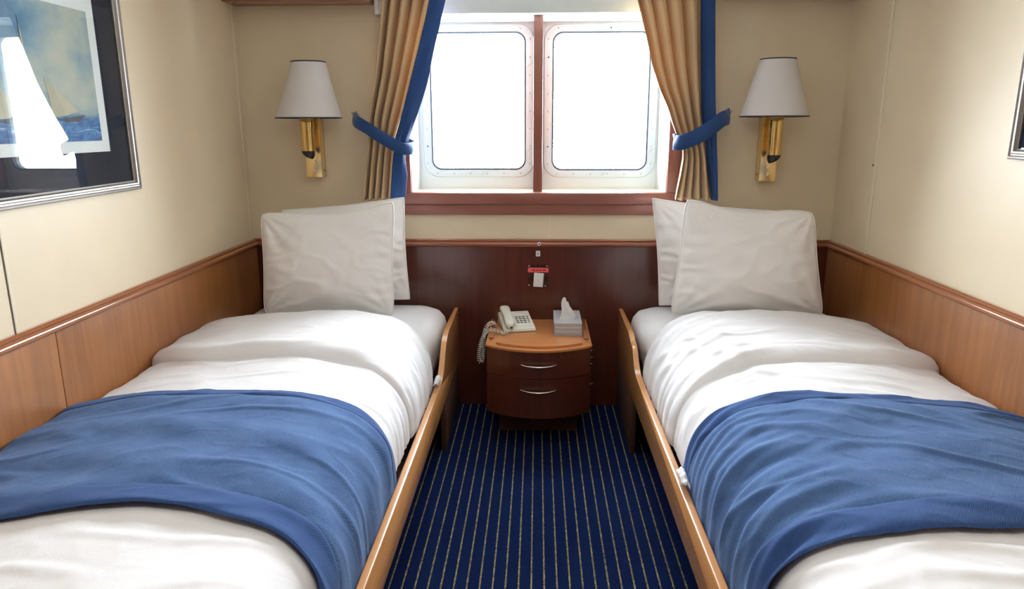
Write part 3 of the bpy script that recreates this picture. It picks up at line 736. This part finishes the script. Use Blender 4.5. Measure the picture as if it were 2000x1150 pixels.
# ------------------------------------------------------------------ framed pictures
def picture(label, wall, s, y0, y1, z0, z1, full):
    """s=+1: on the left wall facing +x"""
    root = thing('framed_picture', label, 'picture', (wall, (y0+y1)/2, z0))
    fw = .030
    # mitred pewter frame from a moulded profile
    prof = [(0, .001), (0, .016), (.003, .021), (.008, .022), (.011, .018), (.014, .017), (.018, .021), (.022, .020), (.026, .013), (fw, .011), (fw, .001)]
    bm = bmesh.new(); loops = []
    for ins, d_ in prof:
        loops.append([(wall+s*d_, y0+ins, z0+ins), (wall+s*d_, y1-ins, z0+ins), (wall+s*d_, y1-ins, z1-ins), (wall+s*d_, y0+ins, z1-ins)])
    loft(bm, loops, False); finish('frame', bm, M['silver'], root, 30)
    bm = bmesh.new(); xa, xb = sorted((wall+s*.001, wall+s*.006)); boxv(bm, xa, xb, y0+fw-.002, y1-fw+.002, z0+fw-.002, z1-fw+.002); finish('mount_board', bm, M['mat'], root)
    if full:
        by0, by1, bz0, bz1 = y0+.15, 2.219, 1.265, 1.709
        xa, xb = sorted((wall+s*.006, wall+s*.0072)); box('print_border', xa, xb, by0, by1, bz0, bz1, M['paper'], root)
        xa, xb = sorted((wall+s*.0072, wall+s*.0078)); box('marine_print', xa, xb, by0+.036, by1-.036, bz0+.033, bz1-.040, M['print'], root)
        X_ = wall+s*.0080
        def flat(name, pts, m):
            bm = bmesh.new(); loft(bm, [[(X_, y, z) for y, z in pts], [(X_+s*.0004, y, z) for y, z in pts]]); finish(name, bm, m, root, 0)
        flat('painted_hull', [(1.985, 1.362), (2.02, 1.352), (2.08, 1.353), (2.118, 1.372), (2.10, 1.372), (2.05, 1.366)], M['hull'])
        flat('painted_sail', [(1.955, 1.470), (2.084, 1.384), (2.03, 1.370), (1.975, 1.366)], M['sail'])
        flat('painted_sail', [(1.888, 1.60), (1.905, 1.47), (1.925, 1.375), (1.86, 1.366), (1.875, 1.48)], M['sail'])
        flat('painted_sail', [(1.772, 1.45), (1.84, 1.375), (1.80, 1.36), (1.765, 1.358)], M['sail'])
        flat('painted_hull', [(1.76, 1.352), (1.80, 1.345), (1.86, 1.347), (1.885, 1.362), (1.80, 1.360)], M['hull'])
        flat('painted_mast', [(1.884, 1.62), (1.886, 1.62), (1.895, 1.36), (1.891, 1.36)], M['hull'])
    else:
        xa, xb = sorted((wall+s*.006, wall+s*.0072)); box('print_border', xa, xb, y0+.13, y1-.13, z0+.13, z1-.13, M['paper'], root)
        xa, xb = sorted((wall+s*.0072, wall+s*.0078)); box('marine_print', xa, xb, y0+.166, y1-.166, z0+.166, z1-.166, M['print'], root)
    xa, xb = sorted((wall+s*.0095, wall+s*.0115)); box('glass_sheet', xa, xb, y0+fw-.001, y1-fw+.001, z0+fw-.001, z1-fw+.001, M['pic_glass'], root)
picture('large pewter-framed picture of yachts at sea on the left wall', XL, 1, 1.30, 2.352, 1.137, 1.86, True)
picture('corner of a pewter-framed picture on the right wall', XR, -1, 1.30, 2.105, 1.243, 1.86, False)

# ------------------------------------------------------------------ nightstand
NX0, NX1, NC = -.216, .235, .0095
def yf(x_, back=0): return 2.80+.082*((x_-NC)/.2255)**2+back
def bow(bm, x0, x1, z0, z1, th, off=0, n=28, bev=0):
    xs = [x0+(x1-x0)*i/n for i in range(n+1)]
    poly = [(x_, yf(x_)+off) for x_ in xs]+[(x_, yf(x_)+off+th) for x_ in reversed(xs)]
    loft(bm, [[(p, q, z0) for p, q in poly], [(p, q, z1) for p, q in poly]])
    if bev:
        es = [e_ for e_ in bm.edges if all(abs(v.co.z-z1) < 1e-6 for v in e_.verts) or all(abs(v.co.z-z0) < 1e-6 for v in e_.verts)]
        bmesh.ops.bevel(bm, geom=es, offset=bev, segments=2, affect='EDGES')
ns = thing('nightstand', 'bow-fronted two-drawer cherry wood nightstand between the beds', 'nightstand', (NC, 3.05, 0))
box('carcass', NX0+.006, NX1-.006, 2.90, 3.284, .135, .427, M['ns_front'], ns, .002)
box('plinth', NX0+.05, NX1-.05, 2.98, 3.284, 0, .135, M['under'], ns)
bm = bmesh.new(); xs = [NX0+(NX1-NX0)*i/28 for i in range(29)]
poly = [(x_, yf(x_)-.006) for x_ in xs]+[(NX1, 3.286), (NX0, 3.286)]
loft(bm, [[(p, q, .427) for p, q in poly], [(p, q, .436) for p, q in poly]])
bmesh.ops.bevel(bm, geom=[e_ for e_ in bm.edges if abs(e_.verts[0].co.z-e_.verts[1].co.z) < 1e-6 and max(v.co.y for v in e_.verts) < 3.1], offset=.003, segments=3, affect='EDGES')
finish('nightstand_top', bm, M['ns_top'], ns, 50)
bm = bmesh.new(); bow(bm, NX0+.045, NX1-.04, .4355, .447, .011, .022, 28, .003); finish('front_lip', bm, M['ns_top'], ns, 50)
for x0_, x1_ in ((NX0+.008, NX0+.030), (NX1-.030, NX1-.008)):
    box('side_gallery', x0_, x1_, 2.955, 3.27, .4355, .445, M['mould_s'], ns, .003)
    bm = bmesh.new(); lathe(bm, [(.0045, .4362), (.0045, .4375), (.0005, .4378)], (x0_+x1_)/2, 2.94, 14, True); finish('screw_cover', bm, M['under'], ns)
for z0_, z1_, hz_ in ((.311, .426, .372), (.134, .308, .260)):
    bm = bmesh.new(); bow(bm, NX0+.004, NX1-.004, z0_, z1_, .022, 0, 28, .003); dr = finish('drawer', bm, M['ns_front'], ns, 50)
    bm = bmesh.new(); P = []
    for i in range(25):
        t_ = i/24; x_ = -.069+.156*t_; P.append((x_, yf(x_)+.002-.026*(math.sin(t_*PI)**.6), hz_-.003*math.sin(t_*PI)))
    tube(bm, P, lambda q: .0032+.0012*math.sin(q*PI), 10); finish('handle', bm, M['nickel'], dr, 180)
for y_, z_ in ((2.925, .398), (2.94, .362), (2.925, .338), (2.935, .243)):
    bm = bmesh.new(); tube(bm, [(NX1-.008, y_, z_), (NX1+.004, y_, z_), (NX1+.010, y_-.004, z_+.003), (NX1+.011, y_-.005, z_+.009)], .0022, 8)
    finish('cup_hook', bm, M['nickel'], ns)

# ------------------------------------------------------------------ telephone
ph = bpy.data.objects.new('telephone', None); C.objects.link(ph); ph.location = (-.093, 3.155, .436); ph.rotation_euler = (0, 0, math.radians(12))
tag(ph, 'ivory push-button desk telephone with coiled cord on the left side of the nightstand', 'telephone')
def pfinish(name, bm, m, parent=ph, smooth=40): 
    o = finish(name, bm, m, None, smooth); o.parent = parent; return o
pw, pl = .072, .094
def ptop(y): return .016+.036*(y+pl)/(2*pl)
bm = bmesh.new(); prism(bm, [(-pl, .001), (-pl, ptop(-pl)-.004), (-pl+.006, ptop(-pl)), (pl-.008, ptop(pl)), (pl, ptop(pl)-.008), (pl-.006, .001)], 'x', -pw, pw)
bmesh.ops.bevel(bm, geom=list(bm.edges), offset=.003, segments=2, affect='EDGES'); pfinish('phone_body', bm, M['phone'])
bm = bmesh.new()
prism(bm, [(-pl+.022, ptop(-pl+.022)), (-pl+.024, ptop(-pl+.024)+.0015), (pl-.012, ptop(pl-.012)+.0015), (pl-.010, ptop(pl-.010))], 'x', -.012, pw-.006); pfinish('key_panel', bm, M['phone'])
bm = bmesh.new(); y_ = pl-.022; boxv(bm, .005, .045, y_-.0015, y_+.0015, ptop(y_)+.0005, ptop(y_)+.0022); pfinish('name_strip', bm, M['grey_pl'])
for r in range(4):
    for c_ in range(4):
        x_ = (.002, .019, .036, .054)[c_]; y_ = -.036+.019*r; z_ = ptop(y_)+.0012; rad = .0064 if c_ < 3 else .0042
        bm = bmesh.new(); lathe(bm, [(rad, 0), (rad, .002), (rad*.9, .0024), (.0004, .0024)], 0, 0, 16, True)
        bmesh.ops.transform(bm, matrix=Matrix.Translation((x_, y_, z_)) @ Matrix.Diagonal((1.1, .8, 1, 1)), verts=bm.verts); k_ = pfinish('key', bm, M['key_ring'])
        bm = bmesh.new(); lathe(bm, [(rad*.62, 0), (rad*.62, .0036), (rad*.4, .0042), (.0004, .0042)], 0, 0, 14, True)
        bmesh.ops.transform(bm, matrix=Matrix.Translation((x_, y_, z_)) @ Matrix.Diagonal((1.1, .8, 1, 1)), verts=bm.verts); pfinish('key_cap', bm, M['key'], k_)
# handset: earpiece and mouthpiece bulges joined by a raised grip
bm = bmesh.new(); loops = []; cxh = -.042
for i in range(25):
    t_ = i/24; y_ = -pl-.004+t_*(2*pl+.016)
    end = min(1, math.sin(min(t_, 1-t_)*PI*3.2) if min(t_, 1-t_) < .156 else 1); end = max(.12, end)**.5
    fat = .5+.5*math.cos(2*PI*t_)  # 1 at ends
    hw_ = (.0205+.0035*fat)*end; base = ptop(max(-pl, min(pl, y_))); lowz = base+.002+(1-fat)*.010; hiz = base+.030+.004*math.sin(t_*PI)-.006*(1-end)
    L = []
    for q, w_ in rrect(0, 0, 1, 1, .62, 4): L.append((cxh+q*hw_, y_, (lowz+hiz)/2+w_*(hiz-lowz)/2*(.5+.5*end)))
    loops.append(L)
loft(bm, loops); pfinish('handset', bm, M['phone'], ph, 60)
hs = [o for o in ph.children if o.name.startswith('handset')][0]
bm = bmesh.new(); boxv(bm, cxh-.004, cxh+.006, -pl-.009, -pl-.004, .022, .030, .001); pfinish('cord_socket', bm, M['black'], hs)
def pw_(p): 
    a0 = math.radians(12); return Vector((-.093+p[0]*math.cos(a0)-p[1]*math.sin(a0), 3.155+p[0]*math.sin(a0)+p[1]*math.cos(a0), .436+p[2]))
path = [(-.118, 3.040, .462), (-.130, 3.020, .4475), (-.150, 3.018, .4462), (-.183, 3.022, .4565), (-.212, 3.026, .4570), (-.236, 3.020, .430), (-.248, 3.010, .395), (-.254, 3.0, .352), (-.252, 2.998, .322), (-.242, 3.0, .318),
        (-.2355, 3.006, .345), (-.2350, 3.04, .400), (-.2340, 3.075, .438), (-.218, 3.080, .466), (-.200, 3.100, .468), (-.182, 3.112, .458)]
PP = catmull(path, 900); PP = [p+Vector((-.006*ss(.0, .3, abs(p.z-.44)), 0, 0)) for p in PP]
hel = []; ang = 0
for i, p in enumerate(PP):
    t_ = (PP[min(i+1, 900)]-PP[max(i-1, 0)]).normalized()
    if i == 0: up = t_.orthogonal().normalized(); length = 0
    up = (up-t_*up.dot(t_)).normalized(); s_ = t_.cross(up)
    if i: length += (p-PP[i-1]).length
    ang = length/.0088*2*PI; rr = .0072*ss(0, 60, i)*ss(900, 840, i)+.0002
    hel.append(p+(up*math.cos(ang)+s_*math.sin(ang))*rr)
bm = bmesh.new(); tube(bm, hel, .0019, 6)
o = finish('coiled_cord', bm, M['phone'], None, 180); o.parent = ph; 
mw = Matrix.Translation(ph.location) @ Matrix.Rotation(math.radians(12), 4, 'Z'); o.matrix_parent_inverse = mw.inverted()

# ------------------------------------------------------------------ tissue box
tb = thing('tissue_box', 'grey tissue box with a white tissue pulled out, on the right of the nightstand', 'tissue box', (.138, 3.13, .436))
bx0, bx1, by0, by1, bz0, bz1 = .078, .199, 3.012, 3.240, .4365, .4935
hc, hr = (.137, 3.125), (.026, .048)
bm = bmesh.new()
n = 32; hole = [(hc[0]+hr[0]*math.cos(2*PI*(i+.5)/n), hc[1]+hr[1]*math.sin(2*PI*(i+.5)/n)) for i in range(n)]
def outr(p):
    dx, dy = p[0]-hc[0], p[1]-hc[1]
    k_ = min((bx1-hc[0])/dx if dx > 0 else (bx0-hc[0])/dx, (by1-hc[1])/dy if dy > 0 else (by0-hc[1])/dy); return hc[0]+dx*k_, hc[1]+dy*k_
ou = [outr(p) for p in hole]
# snap nearest to the true corners
for cxx, cyy in ((bx0, by0), (bx1, by0), (bx1, by1), (bx0, by1)):
    i = min(range(n), key=lambda q: (ou[q][0]-cxx)**2+(ou[q][1]-cyy)**2); ou[i] = (cxx, cyy)
loft(bm, [[(p, q, bz0) for p, q in ou], [(p, q, bz1) for p, q in ou], [(p, q, bz1) for p, q in hole], [(p, q, bz1-.012) for p, q in hole]], False)
bm.faces.new([bm.verts.new((p, q, bz0)) for p, q in ou]); 
finish('carton', bm, M['cardbox'], tb, 30)
bm = bmesh.new(); bm.faces.new([bm.verts.new((p, q, bz1-.012)) for p, q in hole]); finish('opening', bm, M['black'], tb, 0)
for z_ in (bz0+.016, bz0+.036): box('printed_band', bx0+.004, bx1-.004, by0-.0006, by0, z_, z_+.0035, M['cardedge'], tb)
for (x0_, x1_) in ((bx0-.0003, bx0+.0018), (bx1-.0018, bx1+.0003)): box('carton_edge', x0_, x1_, by0-.0005, by1, bz1-.0018, bz1+.0004, M['cardedge'], tb)
box('carton_edge', bx0, bx1, by0-.0005, by0+.0018, bz1-.0018, bz1+.0004, M['cardedge'], tb)
bm = bmesh.new(); pts = []
for i in range(15):
    t_ = i/14; wd = .026*(1-t_)**.5*(.55+.45*math.sin(t_*PI+.6))+.010; row = []
    for j in range(19):
        q = j/18*2*PI
        row.append((.130+.016*t_+.012*math.sin(t_*5)+wd*math.cos(q)*(1-.35*math.sin(3*q+t_*2)*(.3+t_)), 3.10+.012*t_+(.018*(1-t_)+.005)*math.sin(q)+.005*math.sin(3*q+t_*5)+.006*N(q, t_*3, 2), bz1-.010+.086*t_-.016*t_*math.cos(q)+.004*math.sin(2*q)))
    pts.append(row)
grid(bm, pts); finish('tissue', bm, M['tissue'], tb, 180)

# ------------------------------------------------------------------ small things on the headboard
t = thing('card_holder', 'clear plastic card holder with a coral red strip above the nightstand', 'card holder', (.006, 3.286, .60))
box('plastic_sleeve', -.043, .056, 3.2835, 3.2865, .597, .703, M['clear'], t, .001)
box('red_strip', -.042, .055, 3.2815, 3.2833, .666, .688, M['red_strip'], t)
for x_, w_ in ((-.022, .014), (-.002, .009), (.012, .008), (.027, .014)): box('printed_mark', x_, x_+w_, 3.2809, 3.2815, .673, .681, M['red_dark'], t)
for x_, z_ in ((-.037, .697), (.048, .697), (-.037, .604), (.040, .601)):
    bm = bmesh.new(); lathe(bm, [(.003, 0), (.003, .001), (.0004, .0016)], 0, 0, 12, True); bmesh.ops.transform(bm, matrix=Matrix.Translation((x_, 3.2835, z_)) @ Matrix.Rotation(PI/2, 4, 'X'), verts=bm.verts); finish('rivet', bm, M['white_pl'], t)
bm = bmesh.new(); boxv(bm, -.0215, .0215, 3.2765, 3.2795, -.0335, .0335, .0008)
bmesh.ops.transform(bm, matrix=Matrix.Translation((.0065, 0, .6305)) @ Matrix.Rotation(math.radians(3.5), 4, 'Y'), verts=bm.verts)
cd = finish('loose_card', bm, M['white_pl']); tag(cd, 'small white cards tucked in the clear holder above the nightstand', 'card')
bm = bmesh.new(); boxv(bm, -.0215, .0215, 3.280, 3.2813, -.0335, .0335, .0004)
bmesh.ops.transform(bm, matrix=Matrix.Translation((.0105, 0, .6300)) @ Matrix.Rotation(math.radians(5), 4, 'Y'), verts=bm.verts); finish('rear_card', bm, M['grey_pl'], cd)
t = thing('wall_tag', 'tiny pale tag stuck on the headboard above the card holder', 'tag', (.005, 3.286, .755))
box('tag_plate', -.005, .015, 3.2825, 3.288, .742, .768, M['white_pl'], t, .001)
box('tag_print', .0, .009, 3.2818, 3.2826, .748, .763, M['grey_pl'], t)
t = thing('eyelet', 'small round white eyelet screwed to the headboard moulding', 'eyelet', (.010, 3.275, .803))
bm = bmesh.new(); lathe(bm, [(.0085, 0), (.0085, .003), (.006, .005), (.0038, .0045), (.0036, .001)], 0, 0, 24, False)
bmesh.ops.transform(bm, matrix=Matrix.Translation((.010, 3.2765, .803)) @ Matrix.Rotation(PI/2, 4, 'X'), verts=bm.verts); finish('ring', bm, M['white_pl'], t)
bm = bmesh.new(); lathe(bm, [(.004, 0), (.004, .0015), (.0004, .0018)], 0, 0, 16, True)
bmesh.ops.transform(bm, matrix=Matrix.Translation((.010, 3.2765, .803)) @ Matrix.Rotation(PI/2, 4, 'X'), verts=bm.verts); finish('screw', bm, M['black'], t)

# added fill lamp, out of view above the aisle, brightening pillows and walls
t = thing('added_fill_lamp', 'added out-of-view fill lamp over the aisle between the beds', 'lamp', (0, .55, ZC))
box('housing', -.47, .47, .28, .82, ZC-.035, ZC, M['white_pl'], t, .005)
box('fill_diffuser', -.45, .45, .30, .80, ZC-.05, ZC-.035, M['fill_diffuser'], t, .004)
